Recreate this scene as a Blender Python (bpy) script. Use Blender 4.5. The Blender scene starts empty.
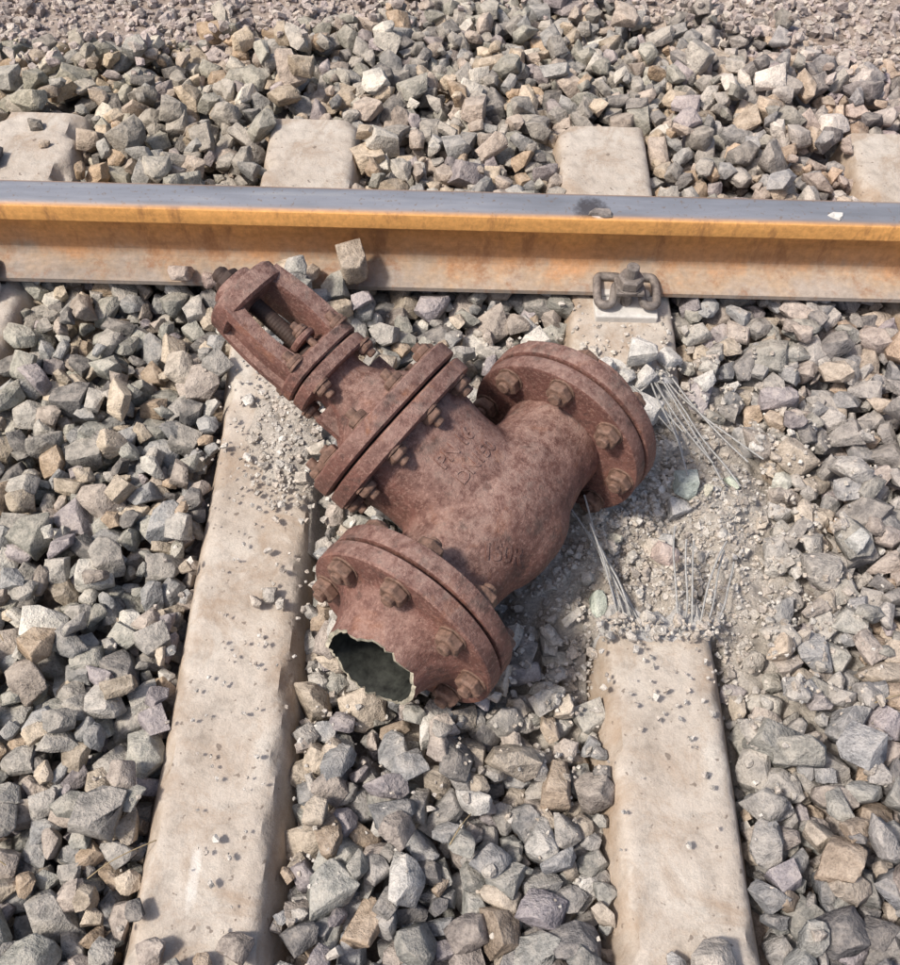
import bpy, bmesh, math, random
import numpy as np
from mathutils import Vector, Matrix, noise, Euler
from mathutils.bvhtree import BVHTree
random.seed(7); rng=np.random.default_rng(11)
scene=bpy.context.scene
COL=scene.collection

# ---------------------------------------------------------------- helpers
def link(o,parent=None):
    COL.objects.link(o)
    if parent: o.parent=parent
    return o
def mesh_obj(name,verts,faces,mat=None,parent=None,smooth=False,autosharp=None):
    me=bpy.data.meshes.new(name); me.from_pydata([tuple(v) for v in verts],[],[tuple(f) for f in faces])
    if mat: me.materials.append(mat)
    me.validate(); me.update()
    o=bpy.data.objects.new(name,me); link(o,parent)
    if smooth:
        for p in me.polygons: p.use_smooth=True
        if autosharp: me.set_sharp_from_angle(angle=math.radians(autosharp))
    return o
def value_noise(seed,nx=64,ny=64):
    g=np.random.default_rng(seed).random((nx,ny))
    def f(x,y,s):
        x=np.asarray(x)*s+1000.; y=np.asarray(y)*s+1000.
        xi=np.floor(x).astype(int); yi=np.floor(y).astype(int); fx=x-xi; fy=y-yi
        fx=fx*fx*(3-2*fx); fy=fy*fy*(3-2*fy)
        a=g[xi%nx,yi%ny]; b=g[(xi+1)%nx,yi%ny]; c=g[xi%nx,(yi+1)%ny]; d=g[(xi+1)%nx,(yi+1)%ny]
        return (a*(1-fx)+b*fx)*(1-fy)+(c*(1-fx)+d*fx)*fy-0.5
    return f
vn=value_noise(3)

class NT:
    def __init__(s,name):
        s.m=bpy.data.materials.new(name); s.m.use_nodes=True; s.t=s.m.node_tree; s.n=s.t.nodes; s.l=s.t.links
        s.b=s.n['Principled BSDF']
    def new(s,t,**k):
        n=s.n.new(t)
        for a,v in k.items():
            setattr(n,a,v)
        return n
    def coord(s):
        if not hasattr(s,'_c'): s._c=s.new('ShaderNodeTexCoord')
        return s._c.outputs['Object']
    def noise(s,scale,detail=4,rough=.6,vec=None,dist=0):
        n=s.new('ShaderNodeTexNoise'); n.inputs['Scale'].default_value=scale; n.inputs['Detail'].default_value=detail
        n.inputs['Roughness'].default_value=rough; n.inputs['Distortion'].default_value=dist
        s.l.new(vec if vec is not None else s.coord(),n.inputs['Vector']); return n.outputs['Fac']
    def ramp(s,fac,stops):
        n=s.new('ShaderNodeValToRGB'); e=n.color_ramp.elements
        while len(e)<len(stops): e.new(.5)
        for i,(p,c) in enumerate(stops):
            e[i].position=p
            if not hasattr(c,'__len__'): c=(c,c,c)
            e[i].color=(*c,1)
        s.l.new(fac,n.inputs[0]); return n.outputs[0]
    def mix(s,fac,a,b,mode='MIX'):
        n=s.new('ShaderNodeMix',data_type='RGBA',blend_type=mode)
        for inp,v in ((n.inputs[0],fac),(n.inputs[6],a),(n.inputs[7],b)):
            if hasattr(v,'links') : s.l.new(v,inp)
            elif hasattr(v,'__len__'): inp.default_value=(*v,1)
            else: inp.default_value=v
        return n.outputs[2]
    def math(s,op,a,b=0,clamp=False):
        n=s.new('ShaderNodeMath',operation=op,use_clamp=clamp)
        for inp,v in ((n.inputs[0],a),(n.inputs[1],b)):
            if hasattr(v,'links'): s.l.new(v,inp)
            else: inp.default_value=v
        return n.outputs[0]
    def sep(s,v):
        n=s.new('ShaderNodeSeparateXYZ'); s.l.new(v,n.inputs[0]); return n.outputs
    def normalz(s):
        g=s.new('ShaderNodeNewGeometry'); return s.sep(g.outputs['Normal'])[2]
    def bump(s,h,strength=.5,dist=.002,prev=None):
        n=s.new('ShaderNodeBump'); n.inputs['Strength'].default_value=strength; n.inputs['Distance'].default_value=dist
        s.l.new(h,n.inputs['Height'])
        if prev is not None: s.l.new(prev,n.inputs['Normal'])
        return n.outputs[0]
    def blob(s,cx,cy,rx,ry,ns=60,amp=.8):
        c=s.sep(s.coord())
        a=s.math('POWER',s.math('ABSOLUTE',s.math('DIVIDE',s.math('SUBTRACT',c[0],cx),rx)),2); b=s.math('POWER',s.math('ABSOLUTE',s.math('DIVIDE',s.math('SUBTRACT',c[1],cy),ry)),2)
        d=s.math('ADD',s.math('ADD',a,b),s.math('MULTIPLY',s.math('SUBTRACT',s.noise(ns,4,.7),.5),amp*4))
        return s.math('SUBTRACT',1.3,d,True)
    def out(s,col=None,rough=None,nrm=None,metal=None,spec=.3):
        for key,v in (('Base Color',col),('Roughness',rough),('Normal',nrm),('Metallic',metal)):
            if v is None: continue
            if hasattr(v,'links'): s.l.new(v,s.b.inputs[key])
            elif hasattr(v,'__len__'): s.b.inputs[key].default_value=(*v,1)
            else: s.b.inputs[key].default_value=v
        s.b.inputs['Specular IOR Level'].default_value=spec
        return s.m

# ---------------------------------------------------------------- materials
def mat_stone(name,dust=.42,dcol=(.52,.455,.385)):
    t=NT(name); a=t.new('ShaderNodeAttribute',attribute_name='Col')
    n1=t.noise(55,4,.7); n2=t.noise(330,2,.7)
    c=t.mix(1,a.outputs['Color'],t.ramp(n1,[(.28,.58),(.5,1.),(.72,1.35)]),'MULTIPLY')
    c=t.mix(1,c,t.ramp(n2,[(.3,.75),(.72,1.22)]),'MULTIPLY')
    up=t.math('MULTIPLY',t.math('SUBTRACT',t.normalz(),.15,True),dust)
    up=t.math('MULTIPLY',up,t.ramp(n1,[(.40,.15),(.60,1.)]))
    c=t.mix(up,c,dcol)
    b=t.bump(n1,.8,.010); b=t.bump(n2,.5,.0022,b)
    return t.out(c,.9,b,spec=.22)
M_stone=mat_stone('crushed_stone')
M_crumb=mat_stone('concrete_crumb',.35,(.58,.53,.47))
def mat_ground():
    t=NT('dusty_ground'); n=t.noise(5,5,.7); n2=t.noise(120,3,.7)
    c=t.ramp(n,[(.3,(.24,.19,.16)),(.7,(.38,.32,.28))])
    c=t.mix(1,c,t.ramp(n2,[(.3,.65),(.7,1.3)]),'MULTIPLY')
    return t.out(c,.95,t.bump(n2,.8,.006),spec=.2)
M_ground=mat_ground()
def mat_dust():
    t=NT('crushed_concrete_dust'); n=t.noise(14,5,.7); n2=t.noise(190,4,.8)
    c=t.ramp(n,[(.3,(.42,.37,.32)),(.7,(.60,.555,.50))])
    c=t.mix(1,c,t.ramp(n2,[(.3,.62),(.6,1.12)]),'MULTIPLY')
    return t.out(c,.95,t.bump(n2,1.,.006),spec=.2)
M_dust=mat_dust()
def mat_concrete(name='sleeper_concrete',mark=False):
    t=NT(name)
    n1=t.noise(6,6,.65); n2=t.noise(45,5,.7); n3=t.noise(420,2,.7)
    c=t.ramp(n1,[(.3,(.34,.285,.235)),(.5,(.47,.415,.36)),(.72,(.55,.51,.455))])
    c=t.mix(1,c,t.ramp(n2,[(.25,.70),(.5,1.),(.75,1.1)]),'MULTIPLY')
    c=t.mix(1,c,t.ramp(n3,[(.3,.88),(.7,1.08)]),'MULTIPLY')
    st=t.ramp(t.noise(10,5,.75,dist=.6),[(.48,0.),(.66,.65)])
    c=t.mix(st,c,(.30,.215,.15))
    sp=t.ramp(t.noise(75,2,.5),[(.68,0.),(.72,.75)])
    c=t.mix(sp,c,(.15,.12,.10))
    side=t.math('SUBTRACT',1,t.math('MULTIPLY',t.normalz(),1.25,True),True)
    side=t.math('MULTIPLY',side,t.ramp(t.noise(9,4,.7),[(.35,.25),(.6,.85)]))
    c=t.mix(side,c,(.38,.27,.18))
    if mark: c=t.mix(t.math('MULTIPLY',t.blob(-.012,.30,.008,.045,60,.9),.55),c,(.70,.68,.64))
    b=t.bump(n2,.5,.007); b=t.bump(n3,.35,.0015,b)
    return t.out(c,.9,b,spec=.25)
M_conc=mat_concrete(); M_conc_mark=mat_concrete('sleeper_concrete_marked',True)
def mat_fracture():
    t=NT('fractured_concrete')
    n1=t.noise(25,5,.7); n3=t.noise(300,3,.8)
    c=t.ramp(n1,[(.3,(.42,.40,.38)),(.7,(.66,.65,.64))])
    c=t.mix(1,c,t.ramp(n3,[(.3,.7),(.7,1.15)]),'MULTIPLY')
    b=t.bump(n1,.7,.012); b=t.bump(n3,.7,.003,b)
    return t.out(c,.95,b,spec=.2)
M_frac=mat_fracture()
def mat_rail():
    t=NT('rusty_rail_steel')
    mp=t.new('ShaderNodeMapping'); mp.inputs['Scale'].default_value=(.15,1,1); t.l.new(t.coord(),mp.inputs[0])
    mp2=t.new('ShaderNodeMapping'); mp2.inputs['Scale'].default_value=(1,1,.35); t.l.new(t.coord(),mp2.inputs[0])
    z=t.sep(t.coord())[2]
    nb=t.noise(7,6,.75,mp2.outputs[0]); nf=t.noise(90,4,.7); ns=t.noise(14,5,.7,mp.outputs[0])
    zz=t.math('ADD',z,t.math('MULTIPLY',t.math('SUBTRACT',nb,.5),.095))
    r=t.new('ShaderNodeMapRange'); r.inputs['From Min'].default_value=.0; r.inputs['From Max'].default_value=.17
    t.l.new(zz,r.inputs[0])
    c=t.ramp(r.outputs[0],[(.04,(.34,.29,.25)),(.14,(.38,.285,.205)),(.24,(.46,.25,.125)),(.46,(.55,.265,.095)),(.66,(.74,.375,.12))])
    c=t.mix(1,c,t.ramp(ns,[(.25,.66),(.5,1.),(.75,1.18)]),'MULTIPLY')
    c=t.mix(1,c,t.ramp(nf,[(.3,.78),(.7,1.14)]),'MULTIPLY')
    pt=t.ramp(t.noise(22,5,.75,mp2.outputs[0]),[(.52,0.),(.66,.65)])
    c=t.mix(pt,c,(.25,.115,.055))
    topf=t.ramp(t.normalz(),[(.78,0.),(.95,1.)])
    hi=t.ramp(z,[(.140,0.),(.146,1.)]); top=t.math('MULTIPLY',topf,hi)
    tc=t.ramp(t.noise(30,5,.6,mp.outputs[0]),[(.3,(.20,.21,.235)),(.55,(.28,.29,.325)),(.75,(.38,.38,.385))])
    sp=t.ramp(t.noise(130,3,.6),[(.60,0.),(.70,.7)]); tc=t.mix(sp,tc,(.20,.14,.10))
    ed=t.ramp(t.math('ABSOLUTE',t.sep(t.coord())[1]),[(.020,0.),(.034,.8)]); tc=t.mix(ed,tc,(.26,.17,.12))
    tc=t.mix(t.math('MULTIPLY',t.blob(.245,-.012,.030,.030,80,.6),.85),tc,(.06,.052,.055))
    tc=t.mix(t.blob(.262,-.022,.016,.010,90,.6),tc,(.70,.70,.72))
    c=t.mix(top,c,tc)
    b=t.bump(nf,.3,.0015)
    rough=t.math('SUBTRACT',.85,t.math('MULTIPLY',top,.36))
    return t.out(c,rough,b,t.math('MULTIPLY',top,.3),spec=.3)
M_rail=mat_rail()
def mat_valve(name='valve_rust_primer',edge=0.):
    t=NT(name)
    n1=t.noise(9,5,.7); n2=t.noise(55,5,.75); n3=t.noise(330,3,.8)
    c=t.ramp(n1,[(.30,(.105,.046,.037)),(.5,(.160,.072,.057)),(.70,(.215,.104,.083))])
    c=t.mix(1,c,t.ramp(n2,[(.28,.58),(.5,1.),(.72,1.28)]),'MULTIPLY')
    pk=t.ramp(t.noise(170,4,.85),[(.51,0.),(.63,.48)])
    c=t.mix(pk,c,(.42,.26,.21))
    org=t.ramp(t.noise(17,5,.7,dist=.5),[(.56,0.),(.70,.38+edge)])
    c=t.mix(org,c,(.32,.135,.065))
    dk=t.ramp(t.noise(26,5,.75),[(.54,0.),(.66,.8)])
    c=t.mix(dk,c,(.058,.033,.028))
    up=t.math('MULTIPLY',t.math('SUBTRACT',t.normalz(),.40,True),.75)
    up=t.math('MULTIPLY',up,t.ramp(n2,[(.40,.08),(.62,1.)]))
    c=t.mix(up,c,(.46,.345,.29))
    b=t.bump(n2,.40,.005); b=t.bump(n3,.8,.0025,b)
    return t.out(c,t.ramp(n2,[(.3,.48),(.7,.8)]),b,spec=.38)
M_valve=mat_valve(); M_valve2=mat_valve('valve_rust_orange',.4)
def simple(name,c,rough=.7,metal=0,scale=60,var=.3,bs=.3):
    t=NT(name); n=t.noise(scale,4,.7)
    cc=t.mix(1,c,t.ramp(n,[(.3,1-var),(.7,1+var)]),'MULTIPLY')
    return t.out(cc,rough,t.bump(n,bs,.002),metal)
M_dark=simple('dark_gasket',(.03,.022,.02),.8)
M_stem=simple('dark_stem_steel',(.055,.036,.030),.65,.1)
M_stud=simple('rusty_bolt',(.165,.100,.075),.65,0,120,.55)
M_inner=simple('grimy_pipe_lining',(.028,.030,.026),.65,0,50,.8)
M_break=simple('broken_steel_edge',(.36,.33,.26),.65,.1,90,.7)
M_wire=simple('prestressing_wire',(.34,.335,.325),.55,.2,200,.35)
M_clip=simple('rail_clip_steel',(.20,.175,.16),.7,.2,80,.5)
M_pad=simple('pale_insulator',(.58,.56,.53),.7,0,40,.2)
M_twig=simple('dry_stem',(.32,.25,.15),.8)

# ---------------------------------------------------------------- terrain function
YM=.63; RAILY=1.385
SLX=[-.862,-.287,.322,.931]
def boundary(x): return 2.24+.28*np.exp(-((x-.1)/.55)**2)-.12*np.exp(-((x+.95)/.35)**2)-.05*np.exp(-((x-1.0)/.25)**2)+.12*vn(x,0*x,5)
def target(x,y):
    h=-.036+.028*vn(x,y,3.)+.014*vn(x+3,y,9.)
    h=h-.022*np.exp(-(((x-.02)/.28)**2+((y-.25)/.35)**2))
    h=h-.010*np.clip((x-.4)/.6,0,1)
    s=np.clip((y-1.85)/.6,0,1); h=h-.05*s*s*(3-2*s)
    return h
def axis(c0,c1,step,far):
    a=list(np.arange(c0,c1,step)); d=step; p=a[0]; q=a[-1]; lo=[];hi=[]
    while p>-far: d*=1.35; p-=d; lo.append(p)
    d=step
    while q<far: d*=1.35; q+=d; hi.append(q)
    return np.array(lo[::-1]+a+hi)
gx=axis(-2.6,2.8,.025,300); gy=axis(-1.2,3.6,.025,300)
X,Y=np.meshgrid(gx,gy,indexing='ij')
near=np.exp(-(np.maximum(np.abs(X)-6,0)/20)**2)*np.exp(-(np.maximum(np.abs(Y-1)-4,0)/20)**2)
bl=np.clip((Y-boundary(X)+.10)/.15,0,1)
Z=target(X,Y)*near-.1*(1-near)-.058*(1-bl)+.006*vn(X,Y,25)
def grid_faces(nx,ny):
    idx=np.arange(nx*ny).reshape(nx,ny)
    return np.stack([idx[:-1,:-1],idx[1:,:-1],idx[1:,1:],idx[:-1,1:]],-1).reshape(-1,4)
mesh_obj('ground',np.stack([X,Y,Z],-1).reshape(-1,3).tolist(),grid_faces(*X.shape).tolist(),M_ground,smooth=True)

# ---------------------------------------------------------------- stone prototypes
def proto(seed,bevel,cuts=12,flat=.66):
    r=random.Random(seed)
    bm=bmesh.new(); bmesh.ops.create_cube(bm,size=2)
    for i in range(cuts):
        n=Vector((r.gauss(0,1),r.gauss(0,1),r.gauss(0,1))).normalized()
        d=r.uniform(.66,1.0)
        g=bm.verts[:]+bm.edges[:]+bm.faces[:]
        res=bmesh.ops.bisect_plane(bm,geom=g,plane_co=n*d,plane_no=n,clear_outer=True)
        e=[x for x in res['geom_cut'] if isinstance(x,bmesh.types.BMEdge)]
        if len(e)>2:
            try: bmesh.ops.edgeloop_fill(bm,edges=e)
            except Exception: pass
    bmesh.ops.remove_doubles(bm,verts=bm.verts,dist=.09)
    pts=[v.co.copy() for v in bm.verts]; bm.free(); bm=bmesh.new()
    for p in pts: bm.verts.new(p)
    bmesh.ops.convex_hull(bm,input=bm.verts[:])
    bmesh.ops.dissolve_limit(bm,angle_limit=math.radians(9),verts=bm.verts,edges=bm.edges)
    sx,sy,sz=1,r.uniform(.58,.95),r.uniform(flat-.18,flat+.12)
    if bevel:
        bmesh.ops.bevel(bm,geom=bm.edges[:]+bm.verts[:],offset=.15,segments=2,profile=.5,affect='EDGES',clamp_overlap=True)
        for v in bm.verts: 
            q=v.co*2.2+Vector((seed*3.1,0,0)); v.co*=1+.13*noise.noise(q)+.07*noise.noise(q*2.3)
    for v in bm.verts: v.co=Vector((v.co.x*sx,v.co.y*sy,v.co.z*sz))
    bmesh.ops.triangulate(bm,faces=bm.faces[:])
    V=np.array([v.co[:] for v in bm.verts]); bm.verts.index_update()
    T=np.array([[v.index for v in f.verts] for f in bm.faces]); bm.free()
    V=V/np.abs(V[:,0]).max()
    return V,T
P_hi=[proto(i,True,random.Random(i).choice([7,9,11,14])) for i in range(44)]
P_lo=[proto(i,False) for i in range(44)]
P_cr=[proto(200+i,False,7,.75) for i in range(16)]

class Pile:
    def __init__(s): s.V=[];s.T=[];s.C=[];s.n=0;s.S=[]
    def add(s,pr,loc,rot,scale,col,sm=True):
        V,T=pr; W=(V*scale)@np.array(rot.to_matrix()).T+np.array(loc)
        s.V.append(W); s.T.append(T+s.n); s.C.append(np.repeat([[*col,1.]],len(V),0)); s.n+=len(V); s.S.append(np.full(len(T),sm))
    def build(s,name,mat):
        V=np.concatenate(s.V).astype(np.float32);T=np.concatenate(s.T).astype(np.int32);C=np.concatenate(s.C).astype(np.float32)
        me=bpy.data.meshes.new(name); me.vertices.add(len(V)); me.vertices.foreach_set('co',V.ravel())
        me.loops.add(T.size); me.loops.foreach_set('vertex_index',T.ravel())
        me.polygons.add(len(T)); me.polygons.foreach_set('loop_start',np.arange(0,T.size,3,dtype=np.int32))
        me.polygons.foreach_set('use_smooth',np.concatenate(s.S))
        me.update(calc_edges=True)
        a=me.color_attributes.new('Col','FLOAT_COLOR','POINT'); a.data.foreach_set('color',C.ravel())
        me.materials.append(mat); o=bpy.data.objects.new(name,me); return link(o)

RES=.006; x0,x1,y0,y1=-2.0,2.1,-.50,2.85
HX=np.arange(x0,x1,RES); HY=np.arange(y0,y1,RES)
GX,GY=np.meshgrid(HX,HY,indexing='ij')
TG=target(GX,GY); H=TG-.055
bb=np.clip((GY-boundary(GX)+.10)/.15,0,1); H=H*(1-bb)+TG*bb
def gap(y): return (y>.675)&(y<1.13)
mask=np.zeros_like(H,bool)
for i,sx in enumerate(SLX):
    ins=(np.abs(GX-sx)<.090)&(GY<1.84)
    if i==2: ins&=~gap(GY)
    mask|=ins; H[ins]=0.0
def rub(x,y): return np.exp(-(((x-.315)/.215)**2+((y-.86)/.285)**2)**1.5)
RUB=rub(GX,GY)
def patch(name,cx,cy,rx,ry,zf):
    gx=np.arange(cx-rx,cx+rx,.006); gy=np.arange(cy-ry,cy+ry,.006); X,Y=np.meshgrid(gx,gy,indexing='ij'); Z=zf(X,Y)
    mesh_obj(name,np.stack([X,Y,Z],-1).reshape(-1,3).tolist(),grid_faces(*X.shape).tolist(),M_dust,smooth=True)
def dustz(X,Y): return target(X,Y)-.050+.076*rub(X,Y)**.75+.036*rub(X,Y)**.3*vn(X,Y,22)+.016*vn(X,Y,60)+.006*vn(X,Y,130)
patch('concrete_dust',.32,.88,.42,.42,lambda X,Y:np.where((Y>1.135)&(abs(X-.322)<.09)|(Y<.66)&(abs(X-.322)<.10),-.12,dustz(X,Y)))
H=np.where(mask,H,np.maximum(H,dustz(GX,GY)*(RUB>.05)+-1*(RUB<=.05)))
def slz(X,Y): return -.034+.050*np.exp(-(((X+.245)/.085)**2+((Y-1.03)/.15)**2)**1.2)*(1+.45*vn(X,Y,30)+.35*vn(X,Y,75))+.004*vn(X,Y,130)
patch('concrete_dust',-.250,1.03,.105,.24,lambda X,Y:np.where((X>-.203),-.04-(X+.203)*1.5+.030*np.exp(-((Y-1.03)/.12)**2),slz(X,Y)))
mm_=mask&(np.abs(GX+.25)<.10)&(np.abs(GY-1.03)<.2); H[mm_]=np.maximum(H[mm_],slz(GX,GY)[mm_])
palette=[((.325,.31,.29),5),((.275,.28,.285),3.5),((.30,.298,.27),3),((.365,.315,.28),3),((.43,.365,.29),2.8),((.53,.51,.47),1.5),((.16,.155,.155),1.6),((.38,.29,.21),1.2),((.315,.285,.30),1.5)]
pc=[p[0] for p in palette]; pw=[p[1] for p in palette]
def stonecol(x,y):
    c=random.choices(pc,pw)[0]; k=random.uniform(.70,1.24)
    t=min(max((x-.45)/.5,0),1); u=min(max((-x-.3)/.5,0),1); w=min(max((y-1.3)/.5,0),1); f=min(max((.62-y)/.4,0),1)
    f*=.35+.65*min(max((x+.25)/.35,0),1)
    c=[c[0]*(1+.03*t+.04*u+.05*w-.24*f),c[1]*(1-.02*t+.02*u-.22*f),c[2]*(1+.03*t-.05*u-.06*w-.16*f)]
    r=.65*float(np.exp(-(((x-.31)/.34)**2+((y-.84)/.40)**2)))*random.uniform(.3,1)
    return [a*k*(1-r)+r*b for a,b in zip(c,(.50,.455,.40))]
def drop(x,y,a,b,c,yaw,q=.80,sink=.28,update=True):
    i0=max(int((x-a-x0)/RES),0); i1=min(int((x+a-x0)/RES)+2,H.shape[0]); j0=max(int((y-a-y0)/RES),0); j1=min(int((y+a-y0)/RES)+2,H.shape[1])
    gx_=GX[i0:i1,j0:j1]-x; gy_=GY[i0:i1,j0:j1]-y; co,si=math.cos(yaw),math.sin(yaw)
    r2=((gx_*co+gy_*si)/a)**2+((-gx_*si+gy_*co)/b)**2; m=r2<.95
    if m.sum()<1: 
        m=r2<=r2.min()
    cc=c*np.sqrt(np.clip(1-r2,0,1)); h=H[i0:i1,j0:j1]
    z=np.quantile((h+cc)[m],q)-c*sink
    if update: h[m]=np.maximum(h[m],z+.9*cc[m])
    return z
ball=Pile()
N=0; tries=0
nI,nJ=H.shape
while N<21000 and tries<80000:
    tries+=1
    ci=rng.integers(0,nI,9); cj=rng.integers(0,nJ,9)
    d=TG[ci,cj]-H[ci,cj]-10*mask[ci,cj]-.060*RUB[ci,cj]-.15*np.clip(HY[cj]-boundary(HX[ci]),0,1)
    k=int(np.argmax(d)); 
    if d[k]<.0: continue
    x=HX[ci[k]]+random.uniform(-.003,.003); y=HY[cj[k]]+random.uniform(-.003,.003)
    if y>boundary(np.array(x))+random.uniform(-.05,.12): continue
    s=random.choices([random.uniform(.011,.018),random.uniform(.018,.026),random.uniform(.026,.038)],[3,5,2.2])[0]
    yaw=random.uniform(0,math.pi*2)
    bad=False
    for an in range(0,360,60):
        px=x+s*.62*math.cos(math.radians(an)); py=y+s*.62*math.sin(math.radians(an))
        ii=int((px-x0)/RES); jj=int((py-y0)/RES)
        if 0<=ii<nI and 0<=jj<nJ and mask[ii,jj]: bad=True
    if bad:
        if random.random()<.5: continue
        s=.012
        if any((abs(x-sx)<.098 and y<1.85 and not(sx==.322 and .68<y<1.13)) for sx in SLX): continue
    z=drop(x,y,s,s*.8,s*.62,yaw)
    if abs(y-RAILY)<.09 and z+s*.5>.003: z=.0-s*.6
    pi=random.randrange(44); vis=(-1.25<x<1.45) and y<2.6 and z>TG[ci[k],cj[k]]-.040
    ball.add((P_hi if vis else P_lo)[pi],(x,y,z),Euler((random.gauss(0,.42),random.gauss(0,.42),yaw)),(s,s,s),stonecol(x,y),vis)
    N+=1
print('stones',N,'tries',tries)
def loose(x,y,s,z=None,col=None,pile=ball,hi=True,rot=None,q=.8):
    yaw=random.uniform(0,6.28)
    zz=drop(x,y,s,s*.8,s*.6,yaw,q) if z is None else z
    pile.add(random.choice(P_hi if hi else P_cr),(x,y,zz),Euler(rot or (random.gauss(0,.3),random.gauss(0,.3),yaw)),(s,s,s),col or stonecol(x,y),hi)
for i in range(34): loose(random.uniform(-.40,-.13),random.uniform(1.20,1.30),random.uniform(.016,.028),q=.6)
for i in range(8): loose(random.uniform(-.33,-.20),random.uniform(1.22,1.29),random.uniform(.022,.03),q=.6)
BEI=(.47,.39,.30)
loose(-.165,1.322,.038,.066,(.36,.30,.24)); loose(-.285,1.322,.029,.058,BEI); loose(-.245,1.315,.025,.047,(.40,.34,.28))
loose(-.475,1.318,.023,.044,(.40,.33,.29)); loose(-.42,1.308,.018,.040,(.33,.25,.22)); loose(-.20,1.297,.026,.038); loose(-.33,1.302,.02,.036)
loose(-.225,1.27,.028,.036); loose(-.15,1.275,.026,.03); loose(-.29,1.275,.024,.035); loose(-.19,1.25,.026,.030,BEI); loose(-.45,1.13,.036,.002,(.42,.37,.31))
loose(-.93,1.66,.035,.018,(.13,.12,.12)); loose(-.86,1.78,.016); loose(-.83,1.72,.012)
loose(.335,.20,.035,.012,(.38,.35,.32)); loose(.29,.21,.018,.006)
for p in [(-.33,.215,.02),(-.27,.205,.016),(-.235,.225,.018),(-.36,.26,.014),(-.30,.19,.02)]: loose(*p)
for i in range(30):
    a=random.uniform(0,6.28); loose(.0+.24*math.cos(a)*random.uniform(.2,1),.70+.28*math.sin(a)*random.uniform(.2,1),random.uniform(.012,.02),q=.55)
loose(-.075,.80,.026,-.005,(.62,.62,.57)); loose(-.10,.745,.020,-.002,BEI)
ball.build('ballast_gravel',M_stone)

fine=Pile()
for i in range(13000):
    x=random.uniform(-1.6,1.8); y=random.uniform(1.95,2.84)
    if y<boundary(np.array(x))+random.gauss(-.03,.07): continue
    s=random.choice([random.uniform(.003,.006),random.uniform(.005,.010),random.uniform(.005,.015)])
    c=random.choice([(.44,.37,.33),(.40,.345,.32),(.49,.43,.38),(.32,.27,.25),(.43,.36,.34)]); k=random.uniform(.8,1.2)
    loose(x,y,s,col=[a*k for a in c],pile=fine,hi=False)
fine.build('verge_gravel',M_stone)

crumb=Pile()
for i in range(9500):
    if i<7300: x=random.gauss(.32,.14); y=random.gauss(.86,.18)
    elif i<7900: x=random.gauss(-.245,.042); y=random.gauss(1.03,.09)
    elif i<8800: x=random.gauss(.05,.2); y=random.gauss(.7,.22)
    else: x=random.gauss(-.25,.07); y=random.uniform(.2,1.15)
    if i>=8800 and random.random()<.4: continue
    if abs(x-.322)<.09 and (y<.64): 
        if random.random()<.88: continue
    if abs(x+.287)<.09 and y<.85 and random.random()<.6: continue
    if y>1.30: continue
    s=random.choices([random.uniform(.0015,.0035),random.uniform(.0035,.006),random.uniform(.006,.012)],[9,1.6,.35])[0]
    if 7300<=i<7900: s=min(s,.006)
    c=random.choice([(.53,.49,.44),(.46,.425,.385),(.58,.55,.51),(.40,.355,.315),(.49,.43,.37)]); k=random.uniform(.8,1.12)
    loose(x,y,s,col=[a*k for a in c],pile=crumb,hi=(s>.009),q=.6)
for i in range(20):
    a=random.gauss(.34,.12); b=random.gauss(.88,.17)
    if b<.68: continue
    loose(a,b,random.uniform(.012,.024),col=[k*random.uniform(.8,1.05) for k in (.52,.49,.44)],pile=crumb,q=.5)
for i in range(18):
    loose(random.gauss(.34,.045),random.uniform(1.07,1.18),random.uniform(.012,.030),col=(.57,.55,.52),pile=crumb,q=.5)
for p in [(-.20,.96,.017),(-.26,1.10,.014),(-.22,.90,.013),(-.31,.98,.010)]: loose(*p,col=(.48,.43,.37),pile=crumb)
crumb.build('concrete_rubble',M_crumb)

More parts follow.
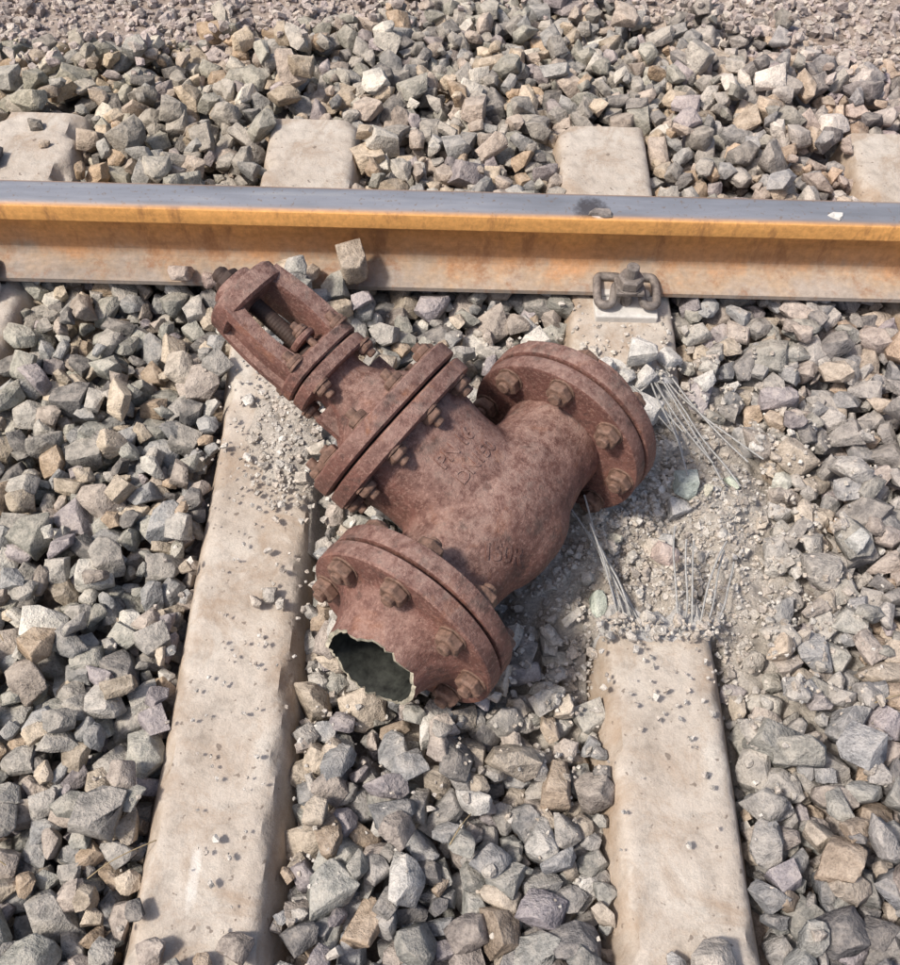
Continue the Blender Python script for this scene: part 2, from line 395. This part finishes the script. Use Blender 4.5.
# ---------------------------------------------------------------- sleepers
def sleeper(xc,ya,yb,jag_a=False,jag_b=False,seed=0):
    ys=list(np.arange(ya,yb+.001,.012)); V=[];Fc=[];mats=[]
    def section(y):
        d=abs(y-YM); k=min(max((d-.35)/.25,0),1); k=k*k*(3-2*k)
        wt=.073+.013*k; zt=-.012*(1-k); wb=.14
        pts=[(-wb,-.21),(-(wt+.007),zt-.016),(-(wt+.001),zt-.004),(-(wt-.008),zt),((wt-.008),zt),(wt+.001,zt-.004),(wt+.007,zt-.016),(wb,-.21)]
        out=[]
        segn=[14,1,1,12,1,1,14,10]
        for i in range(8):
            p,q=pts[i],pts[(i+1)%8]
            for j in range(segn[i]): t=j/segn[i]; out.append((p[0]+(q[0]-p[0])*t,p[1]+(q[1]-p[1])*t))
        return out
    for y in ys:
        for (x,z) in section(y):
            n=noise.noise(Vector((x*30+seed*9,y*30,z*30))); n2=noise.noise(Vector((x*90,y*90+seed,z*90)))
            edge=math.exp(-((abs(x)-.083)/.012)**2)*math.exp(-((z+.008)/.018)**2)
            chip=max(0,noise.noise(Vector((y*18+seed*5,x*4,3.3)))-.08)*.055*edge
            yy=y; zz=0
            if jag_a or jag_b:
                e=noise.fractal(Vector((x*16,z*22,seed*3.1)),.9,2.2,4)*.060
                if jag_a: w=max(0,1-(y-ya)/.08); yy+=e*w; zz-=w*w*.012*(1+2*noise.noise(Vector((x*50,y*50,1))))
                if jag_b: w=max(0,1-(yb-y)/.08); yy+=e*w; zz-=w*w*.012*(1+2*noise.noise(Vector((x*50,y*50,1))))
            V.append((x*(1-chip*4)+n2*.0006,yy,z+n*.0012+n2*.0006-chip+zz))
    m=len(section(0)); L=len(ys)
    for i in range(L-1):
        fr=1 if (jag_a and i<3) or (jag_b and i>L-5) else 0
        for j in range(m): Fc.append((i*m+j,i*m+(j+1)%m,(i+1)*m+(j+1)%m,(i+1)*m+j)); mats.append(fr)
    def cap(i,sgn,jag):
        base=i*m; ring=[base+j for j in range(m)]; R=9
        cz=-.1; y=ys[i]
        for r in range(1,R):
            k=1-r/R; nr=[]
            for j in range(m):
                x,z=section(y)[j]; x*=k; z=cz+(z-cz)*k; yy=y
                if jag: yy+=noise.fractal(Vector((x*16,z*22,seed*3.1)),.9,2.2,4)*.060+noise.fractal(Vector((x*60,z*60,2)),.9,2,3)*.008
                nr.append(len(V)); V.append((x,yy,z))
            for j in range(m):
                f=(ring[j],ring[(j+1)%m],nr[(j+1)%m],nr[j]); Fc.append(f if sgn<0 else f[::-1]); mats.append(1 if jag else 0)
            ring=nr
        Fc.append(tuple(ring) if sgn<0 else tuple(ring[::-1])); mats.append(1 if jag else 0)
    cap(0,-1,jag_a); cap(L-1,1,jag_b)
    return V,Fc,mats
def build_sleeper(name,xc,parts,seed,mat=M_conc):
    if len(parts)==1:
        V,Fc,mm=sleeper(xc,*parts[0],seed=seed); o=mesh_obj(name,V,Fc,mat,smooth=True,autosharp=40); o.location.x=xc
        o.data.materials.append(M_frac)
        for p,k in zip(o.data.polygons,mm): p.material_index=k
        return o
    e=bpy.data.objects.new(name,None); link(e); e.location.x=xc
    for i,p in enumerate(parts):
        V,Fc,mm=sleeper(xc,*p,seed=seed+i); o=mesh_obj('piece_%d'%(i+1),V,Fc,mat,parent=e,smooth=True,autosharp=40)
        o.data.materials.append(M_frac)
        for q,k in zip(o.data.polygons,mm): q.material_index=k
    return e
YN=-.58; YF=1.84
for i,sx in enumerate(SLX):
    if i==2: continue
    build_sleeper('railway_sleeper',sx,[(YN,YF)],i+1,M_conc_mark if i==1 else M_conc)
broken=build_sleeper('broken_railway_sleeper',SLX[2]-.004,[(YN,.685,False,True),(1.125,YF,True,False)],9)
for sx in (-1.48,1.54,-2.09,2.15): build_sleeper('railway_sleeper',sx,[(YN,YF)],int(abs(sx)*10))

def curve_obj(name,polys,rad,mat,parent=None):
    cu=bpy.data.curves.new(name,'CURVE'); cu.dimensions='3D'; cu.bevel_depth=rad; cu.bevel_resolution=3; cu.use_fill_caps=True
    for pts in polys:
        s=cu.splines.new('NURBS'); s.points.add(len(pts)-1)
        for p,q in zip(s.points,pts): p.co=(*q,1)
        s.use_endpoint_u=True; s.order_u=4; s.resolution_u=8
    cu.materials.append(mat); o=bpy.data.objects.new(name,cu); return link(o,parent)
W=[]
def wire(p0,dirv,L,bend):
    pts=[]; p=Vector(p0); d=Vector(dirv).normalized()
    for i in range(11):
        pts.append(tuple(p)); p=p+d*(L/10); d=(d+Vector(bend)*(1/10)+Vector((random.gauss(0,.07),random.gauss(0,.03),random.gauss(0,.05)))).normalized()
    W.append(pts)
for i in range(6): wire((-.055+.009*i,.650,-.020-.004*(i%3)),(-.10-.08*i,1,.36),random.uniform(.16,.24),(-.45+.12*i,-.1,-.25+.15*random.random()))
for i in range(6): wire((.035+.008*i,.650,-.018-.004*(i%3)),(-.15+.13*i,1,.36),random.uniform(.12,.20),(.35-.1*i,0,-.20))
for i in range(7): wire((.030+.006*i,1.16,-.008-.004*(i%3)),(.20+.035*i,-1,.12),random.uniform(.18,.29),(-.1+.07*i,0,-.10))
for i in range(2): wire((-.01,1.14,-.01),(.6+.2*i,-1,.14),.15,(.3,0,-.2))
curve_obj('prestressing_wires',W,.0016,M_wire,broken)

# ---------------------------------------------------------------- rails
def rail(name,yc,z0=.010):
    half=[(0,.152),(.020,.1518),(.029,.1495),(.0335,.146),(.035,.140),(.0350,.118),(.033,.115),(.012,.107),(.0088,.100),(.0078,.085),(.0078,.050),(.010,.036),(.018,.026),(.036,.0195),(.062,.0115),(.066,.0095),(.066,.001),(.064,0)]
    prof=half+[(-a,b) for a,b in half[::-1] if a>0]
    xs=list(np.arange(-9,9.01,.10)); V=[];Fc=[];m=len(prof)
    for x in xs:
        for (a,b) in prof: V.append((x,a,b))
    for i in range(len(xs)-1):
        for j in range(m): Fc.append((i*m+j,(i+1)*m+j,(i+1)*m+(j+1)%m,i*m+(j+1)%m))
    Fc.append(tuple(range(m))); Fc.append(tuple(range((len(xs)-1)*m,len(xs)*m))[::-1])
    o=mesh_obj(name,V,Fc,M_rail,smooth=True,autosharp=28); o.location=(0,yc,z0)
    bm=bmesh.new(); bm.from_mesh(o.data); bmesh.ops.recalc_face_normals(bm,faces=bm.faces); bm.to_mesh(o.data); bm.free()
    return o
r1=rail('steel_rail',RAILY); rail('steel_rail',RAILY-1.505)
def flake(cx,cy,cz,r,seed,mat,parent):
    rr=random.Random(seed); n=9; V=[];Fc=[]
    for j in range(n):
        t=2*math.pi*j/n; k=r*rr.uniform(.6,1.2); V.append((cx+k*1.3*math.cos(t),cy+k*.7*math.sin(t),cz))
    for j in range(n): x,y,z=V[j]; V.append((cx+(x-cx)*.8,cy+(y-cy)*.8,cz+.003+rr.uniform(0,.003)))
    for j in range(n): Fc.append((j,(j+1)%n,n+(j+1)%n,n+j))
    Fc.append(tuple(range(n,2*n))); Fc.append(tuple(range(n))[::-1])
    return mesh_obj('loose_flake',V,Fc,mat,parent)
flake(.668,-.016,.1517,.013,3,M_pad,r1); flake(.262,-.022,.1512,.016,5,M_clip,r1)

# ---------------------------------------------------------------- lathe tools
def lathe(profile,seg=64,rx=1.,rz=1.,e=2.,f=None):
    V=[];Fc=[]
    for (a,r) in profile:
        for j in range(seg):
            t=2*math.pi*j/seg; c,s=math.cos(t),math.sin(t)
            k=(abs(c)**e+abs(s)**e)**(-1/e)
            V.append((r*rx*k*c,a,r*rz*k*s))
    n=len(profile)
    for i in range(n-1):
        for j in range(seg): Fc.append((i*seg+j,i*seg+(j+1)%seg,(i+1)*seg+(j+1)%seg,(i+1)*seg+j))
    Fc.append(tuple(range(seg))[::-1]); Fc.append(tuple(range((n-1)*seg,n*seg)))
    return V,Fc
def tox(V): return [(y,-x,z) for x,y,z in V]
def rnd_disc(a0,a1,r,b=.003): return [(a0,.0001),(a0,r-b*2),(a0,r-b),(a0+b*.3,r-b*.3),(a0+b,r),(a1-b,r),(a1-b*.3,r-b*.3),(a1,r-b),(a1,r-b*2),(a1,.0001)]
def merge(parts):
    V=[];Fc=[]
    for v,f in parts:
        k=len(V); V+=list(v); Fc+=[tuple(i+k for i in q) for q in f]
    return V,Fc
def nut(loc,ax,size=.0155,h=.016,stud=.010,mat=None,rot=None):
    ax=Vector(ax).normalized(); q=Vector((0,0,1)).rotation_difference(ax) if ax.z>-.999 else Matrix.Rotation(math.pi,3,'X').to_quaternion()
    parts=[]; ro=rot if rot is not None else random.uniform(0,1)
    def prism(rads,seg,off=0):
        V=[];Fc=[]
        for (z,r) in rads:
            for j in range(seg): t=2*math.pi*j/seg+ro; V.append((r*math.cos(t),r*math.sin(t),z))
        n=len(rads)
        for i in range(n-1):
            for j in range(seg): Fc.append((i*seg+j,i*seg+(j+1)%seg,(i+1)*seg+(j+1)%seg,(i+1)*seg+j))
        Fc.append(tuple(range(seg))[::-1]); Fc.append(tuple(range((n-1)*seg,n*seg)))
        return V,Fc
    parts.append(prism([(-.002,size*1.25),(.002,size*1.25)],18))
    parts.append(prism([(.002,size*1.1),(.0035,size*1.18),(h-.003,size*1.18),(h,size*.98)],6))
    if stud>0:
        pr=[]; z=h-.002
        while z<h+stud: pr+= [(z,size*.60),(z+.0012,size*.54)]; z+=.0024
        pr+=[(z,size*.5)]
        parts.append(prism(pr,14))
    V,Fc=merge(parts)
    V=[tuple(q@Vector(v)+Vector(loc)) for v in V]
    return V,Fc
def box(c,s,b=0): 
    x,y,z=c; a,d,e=s
    V=[(x+i*a/2,y+j*d/2,z+k*e/2) for i in(-1,1) for j in(-1,1) for k in(-1,1)]
    return V,[(0,1,3,2),(4,6,7,5),(0,4,5,1),(2,3,7,6),(0,2,6,4),(1,5,7,3)]
def bevel_obj(o,w=.002,seg=2):
    m=o.modifiers.new('b','BEVEL'); m.width=w; m.segments=seg; m.limit_method='ANGLE'; m.angle_limit=math.radians(35)
def fixn(o):
    bm=bmesh.new(); bm.from_mesh(o.data); bmesh.ops.recalc_face_normals(bm,faces=bm.faces); bm.to_mesh(o.data); bm.free()

# ---------------------------------------------------------------- gate valve
valve=bpy.data.objects.new('gate_valve',None); link(valve)
P=Vector((.559,.829,0)).normalized(); Bh=Vector((-P.y,P.x,0)); el=math.radians(23)
B=(Bh*math.cos(el)+Vector((0,0,math.sin(el)))).normalized(); Nn=P.cross(B)
C=Vector((.072,.772,.112))
valve.matrix_world=Matrix(((P.x,B.x,Nn.x,C.x),(P.y,B.y,Nn.y,C.y),(P.z,B.z,Nn.z,C.z),(0,0,0,1)))
parts=[]
v,f=lathe([(-.17,.001),(-.17,.080),(-.13,.078),(-.09,.083),(-.05,.090),(0,.094),(.05,.090),(.09,.083),(.13,.078),(.17,.080),(.17,.001)],64); parts.append((tox(v),f))
v,f=lathe([(-.104,.001),(-.102,.030),(-.096,.052),(-.082,.072),(-.06,.086),(-.02,.096),(.05,.099),(.11,.098),(.145,.102),(.17,.106),(.17,.001)],64,1.,.86,2.4); parts.append((v,f))
v,f=merge(parts)
tmp=mesh_obj('tmp',v,f); fixn(tmp)
m=tmp.modifiers.new('r','REMESH'); m.mode='VOXEL'; m.voxel_size=.0045
m=tmp.modifiers.new('s','SMOOTH'); m.iterations=12; m.factor=.6
dg=bpy.context.evaluated_depsgraph_get(); me=bpy.data.meshes.new_from_object(tmp.evaluated_get(dg)); bpy.data.objects.remove(tmp)
for v in me.vertices: v.co+=v.normal*(.0016*noise.noise(v.co*28)+.0006*noise.noise(v.co*90))
for p in me.polygons: p.use_smooth=True
me.materials.clear(); me.materials.append(M_valve)
body=bpy.data.objects.new('cast_body',me); link(body,valve)
bvh=BVHTree.FromPolygons([v.co.copy() for v in me.vertices],[tuple(p.vertices) for p in me.polygons])
def lettering(txt,cx,cy,size,ang):
    cu=bpy.data.curves.new('t','FONT'); cu.body=txt; cu.size=size; cu.align_x='CENTER'; cu.align_y='CENTER'; cu.extrude=.002; cu.offset=.0008
    cu.resolution_u=3
    o=bpy.data.objects.new('t',cu); link(o); dg=bpy.context.evaluated_depsgraph_get(); dg.update()
    mm=bpy.data.meshes.new_from_object(o.evaluated_get(dg)); bpy.data.objects.remove(o)
    R=Matrix.Rotation(ang,3,'Z')
    bm=bmesh.new(); bm.from_mesh(mm); bmesh.ops.subdivide_edges(bm,edges=bm.edges[:],cuts=1); bm.to_mesh(mm); bm.free()
    for v in mm.vertices:
        h=v.co.z; q=R@Vector((v.co.x,v.co.y,0))+Vector((cx,cy,0)); hit=bvh.ray_cast(Vector((q.x,q.y,.3)),Vector((0,0,-1)))
        z=hit[0].z if hit[0] else .08
        v.co=(q.x,q.y,z+h*.8)
    mm.materials.append(M_valve); ob=bpy.data.objects.new('cast_lettering',mm); link(ob,valve)
lettering('PN 16',-.005,.105,.028,0.0); lettering('DN150',.0,.072,.026,0.); lettering('150R',-.075,-.035,.030,math.radians(-50))
R_F=.140
for sx,nm in ((-1,'left'),(1,'right')):
    V,Fc=lathe([(a*sx,r) for a,r in rnd_disc(.164,.190,R_F,.003)],96)
    fixn(mesh_obj('body_flange_'+nm,tox(V),Fc,M_valve,valve,True,35))
    V,Fc=lathe([(.188*sx,.001),(.188*sx,.122),(.1955*sx,.122),(.1955*sx,.001)],64)
    fixn(mesh_obj('gasket_'+nm,tox(V),Fc,M_dark,valve,True,35))
V,Fc=lathe([(.1945,.001)]+rnd_disc(.1945,.222,R_F+.002,.003)[1:-1]+[(.222,.105),(.232,.098),(.255,.086),(.275,.083),(.275,.074),(.20,.074),(.20,.001)],96)
fixn(mesh_obj('companion_flange_right',tox(V),Fc,M_valve,valve,True,35))
seg=96
prof=[(.1945,.074),(.1945,R_F-.006),(.1950,R_F-.001),(.1975,R_F+.002),(.219,R_F+.002),(.2215,R_F),(.222,R_F-.004),(.222,.108),(.2225,.102),(.226,.095),(.236,.086),(.250,.078),(.264,.0715),(.284,.0675)]
V=[];Fc=[];mi=[]
def jag(t): return -.007*math.sin(t+.25)+.006*noise.noise(Vector((math.cos(t)*3,math.sin(t)*3,1.5)))+.005*noise.noise(Vector((math.cos(t)*9,math.sin(t)*9,4)))+.002*noise.noise(Vector((math.cos(t)*25,math.sin(t)*25,4)))
nO=len(prof)
inner=[(.284,.0615),(.266,.0615),(.24,.064),(.215,.068),(.195,.072)]
allp=prof+inner
for i,(a,r) in enumerate(allp):
    w=max(0,min(1,(a-.236)/.04))
    for j in range(seg):
        t=2*math.pi*j/seg; aa=-(a+jag(t)*w); V.append((aa,-r*math.cos(t),r*math.sin(t)))
for i in range(len(allp)-1):
    for j in range(seg):
        Fc.append((i*seg+j,(i+1)*seg+j,(i+1)*seg+(j+1)%seg,i*seg+(j+1)%seg)); mi.append(0 if i<nO-1 else (1 if i==nO-1 else 2))
o=mesh_obj('companion_flange_left',V,Fc,M_valve,valve,True,35)
o.data.materials.append(M_break); o.data.materials.append(M_inner)
for p,k in zip(o.data.polygons,mi): p.material_index=k
fixn(o)
V,Fc=lathe([(-.196,.001),(-.196,.0715),(-.1935,.0715),(-.1935,.001)],48); mesh_obj('closed_gate',tox(V),Fc,M_inner,valve)
parts=[]
for sx in(-1,1):
    for k in range(8):
        t=2*math.pi*(k+.5)/8; y=.117*math.cos(t); z=.117*math.sin(t)
        parts.append(nut((.164*sx,y,z),(-sx,0,0),.0165,.017,random.uniform(.004,.010))); parts.append(nut((.222*sx,y,z),(sx,0,0),.0165,.017,random.uniform(.003,.008)))
        v,f=lathe([(.16*sx,.0088),(.226*sx,.0088)],12); parts.append(([(a,b+y,c+z) for a,b,c in tox(v)],f))
V,Fc=merge(parts); mesh_obj('flange_bolts',V,Fc,M_stud,valve)
def bfl(a0,a1,nm,mat,rx=.130,rz=.112):
    V,Fc=lathe([(a0,.001),(a0,.96),(a0+.0006,.98),(a0+.003,1.),(a1-.003,1.),(a1-.0006,.98),(a1,.96),(a1,.001)],96,rx,rz,2.6)
    return fixn(mesh_obj(nm,V,Fc,mat,valve,True,35))
bfl(.162,.188,'body_top_flange',M_valve2); bfl(.1915,.218,'bonnet_flange',M_valve2,.132,.114)
V,Fc=lathe([(.186,.001),(.186,1),(.193,1),(.193,.001)],64,.116,.098,2.6); mesh_obj('bonnet_gasket',V,Fc,M_dark,valve)
parts=[]
for k in range(10):
    t=2*math.pi*(k+.5)/10; c,s=math.cos(t),math.sin(t); kk=(abs(c)**2.6+abs(s)**2.6)**(-1/2.6)
    x=.113*kk*c; z=.096*kk*s
    parts.append(nut((x,.162,z),(0,-1,0),.013,.013,.008)); parts.append(nut((x,.218,z),(0,1,0),.013,.013,random.uniform(.004,.012)))
V,Fc=merge(parts); mesh_obj('bonnet_bolts',V,Fc,M_stud,valve)
V,Fc=lathe([(.215,.001),(.215,.082),(.224,.076),(.236,.066),(.252,.052),(.27,.043),(.288,.041),(.297,.046),(.297,.001)],64,1.,.85,2.2)
p1=(V,Fc); parts=[p1]
for s in(-1,1): parts.append(box((s*.045,.245,0),(.05,.055,.012)))
V,Fc=merge(parts); fixn(mesh_obj('bonnet_neck',V,Fc,M_valve,valve,True,40))
def disc(a0,a1,r,nm,mat,e=2.,rx=1.,rz=1.):
    V,Fc=lathe([(a0,.001),(a0,r-.003),(a0+.0025,r),(a1-.0025,r),(a1,r-.003),(a1,.001)],64,rx,rz,e); return fixn(mesh_obj(nm,V,Fc,mat,valve,True,35))
disc(.296,.316,.066,'bonnet_yoke_flange',M_valve,2.8,1,.82); disc(.319,.338,.067,'yoke_flange',M_valve2,2.8,1,.82)
disc(.314,.321,.052,'yoke_gasket',M_dark)
parts=[]
for k in range(4):
    t=math.pi/4+k*math.pi/2; x=.058*math.cos(t)*1.12; z=.047*math.sin(t)*1.12
    parts.append(nut((x,.296,z),(0,-1,0),.0115,.011,.010)); parts.append(nut((x,.338,z),(0,1,0),.0115,.011,.012))
for s in(-1,1):
    v,f=lathe([(.336,.0055),(.385,.0055)],10); parts.append(([(a,b,c+s*.030) for a,b,c in v],f)); parts.append(nut((0,.368,s*.030),(0,1,0),.0095,.009,.006))
V,Fc=merge(parts); mesh_obj('yoke_bolts',V,Fc,M_stud,valve)
disc(.336,.352,.024,'gland',M_stem); disc(.356,.366,.042,'gland_follower',M_valve,2.,.55,1.)
def arm(s):
    V=[];Fc=[]; n=14
    for i in range(n+1):
        t=i/n; y=.334+(.462-.334)*t; x=s*(.044+.006*math.sin(t*math.pi)-.004*t); hx=.0125+.003*abs(2*t-1)**2+(.003 if s>0 else 0); hz=.036-.003*t
        ring=[(-1,-.8),(-.8,-1),(.8,-1),(1,-.8),(1,-.55),(.35,-.45),(.35,.45),(1,.55),(1,.8),(.8,1),(-.8,1),(-1,.8)]
        for a,b in ring: V.append((x+s*a*hx,y,b*hz))
    m=12
    for i in range(n):
        for j in range(m): 
            f=(i*m+j,i*m+(j+1)%m,(i+1)*m+(j+1)%m,(i+1)*m+j); Fc.append(f if s>0 else f[::-1])
    Fc.append(tuple(range(m))[::-1]); Fc.append(tuple(range(n*m,n*m+m))); return V,Fc
parts=[arm(-1),arm(1)]
parts.append(lathe([(.446,.001),(.446,.054),(.450,.059),(.472,.059),(.477,.054),(.477,.034),(.490,.032),(.492,.030),(.492,.001)],48,1.,.76,2.8))
parts.append(lathe([(.336,.001),(.336,.060),(.341,.056),(.346,.040),(.346,.026),(.336,.024)],48,1.,.6,2.8))
V,Fc=merge(parts); o=mesh_obj('yoke',V,Fc,M_valve,valve,True,40); fixn(o)
V,Fc=lathe([(.30,.001),(.30,.012)]+[(.36+i*.0025,.0125-.0003*(i%2)) for i in range(62)]+[(.517,.009),(.520,.001)],24); fixn(mesh_obj('stem',V,Fc,M_stem,valve))
v1=nut((0,.490,0),(0,1,0),.018,.014,0); mesh_obj('stem_nut',*v1,M_stem,valve)
for o in list(valve.children):
    if o.name.startswith(('yoke_bolts','flange_bolts','bonnet_bolts','stem_nut')): bevel_obj(o,.0009,1)

# ---------------------------------------------------------------- rail fastenings
def fastening(x,side):
    e=bpy.data.objects.new('rail_fastening',None); link(e); e.location=(x,RAILY+side*(.066),-.004)
    e.rotation_euler=(0,0,0 if side<0 else math.pi)
    V,Fc=merge([box((0,-.028,.009),(.112,.054,.018)),box((0,.004,.0215),(.09,.022,.009))]); o=mesh_obj('gauge_block',V,Fc,M_pad,e); bevel_obj(o,.003)
    half=[(.012,.024,.038),(.028,.026,.038),(.042,.026,.038),(.050,.024,.038),(.052,.014,.038),(.053,-.005,.037),(.053,-.028,.034),(.052,-.037,.033),(.044,-.042,.033),(.034,-.042,.034),(.027,-.038,.036),(.025,-.026,.042),(.024,-.012,.047),(.018,-.004,.049),(.008,-.003,.049)]
    c=half+[(-a,b,d) for a,b,d in half[::-1]]
    curve_obj('spring_clip',[c],.0078,M_clip,e)
    V,Fc=merge([box((0,-.020,.058),(.050,.044,.007)),nut((0,-.020,.062),(0,0,1),.020,.022,.020)]); o=mesh_obj('bolt_and_nut',V,Fc,M_clip,e); bevel_obj(o,.0012)
    v,f=lathe([(-.0,.010),(.062,.010)],16); mesh_obj('bolt_shank',[(a,-.020-c_,b) for a,b,c_ in v],f,M_clip,e)
for x in (-1.48,SLX[0],.322,.931,1.54): fastening(x,-1)
for x in (-1.48,SLX[0],-.287,.322,.931,1.54): fastening(x,1)
for x in SLX+[-1.48,1.54,-2.09,2.15]:
    V,Fc=box((x,RAILY,.0049),(.12,.125,.0098)); mesh_obj('rail_pad',V,Fc,M_dark)
    V,Fc=box((x,RAILY-1.505,.0049),(.12,.125,.0098)); mesh_obj('rail_pad',V,Fc,M_dark)

tw=[]
for (x,y,L,a) in [(-.43,.30,.09,.6),(-.62,.62,.10,2.2),(.60,.55,.08,.3),(-.60,.35,.07,-.5),(.02,.35,.05,1.)]:
    tw.append([(x+L*k*math.cos(a)/4,y+L*k*math.sin(a)/4,-.010+.012*math.sin(k)) for k in range(5)])
curve_obj('dry_grass_stems',tw,.0008,M_twig)

# ---------------------------------------------------------------- light
w=bpy.data.worlds.new('World'); scene.world=w; w.use_nodes=True
nt=w.node_tree; bg=nt.nodes['Background']; sky=nt.nodes.new('ShaderNodeTexSky'); sky.sky_type='NISHITA'; sky.sun_disc=False
sd=Vector((-.50,-.22,.80)).normalized()
sky.sun_elevation=math.asin(sd.z); sky.sun_rotation=math.atan2(sd.x,sd.y); sky.air_density=1.; sky.dust_density=4.; sky.ozone_density=1.
nt.links.new(sky.outputs[0],bg.inputs[0]); bg.inputs[1].default_value=.15
L=bpy.data.lights.new('sun','SUN'); L.energy=3.9; L.angle=math.radians(7); L.color=(1,.93,.83)
lo=bpy.data.objects.new('sun',L); link(lo); lo.rotation_euler=sd.to_track_quat('Z','Y').to_euler()

# ---------------------------------------------------------------- camera
cam=bpy.data.cameras.new('camera'); co=bpy.data.objects.new('camera',cam); link(co); scene.camera=co
Xr=Vector((.9997,-.0228,-.0076)).normalized(); Yr=Vector((.0143,.8204,-.5717)); Yr=(Yr-Xr*Yr.dot(Xr)).normalized(); Zr=Xr.cross(Yr)
co.matrix_world=Matrix(((*Xr,0),(*Yr,0),(*Zr,1.3),(0,0,0,1)))
cam.sensor_fit='HORIZONTAL'; cam.sensor_width=36; cam.lens=40; cam.clip_end=2000; cam.clip_start=.02
scene.view_settings.view_transform='Standard'; scene.view_settings.look='None'; scene.view_settings.exposure=0
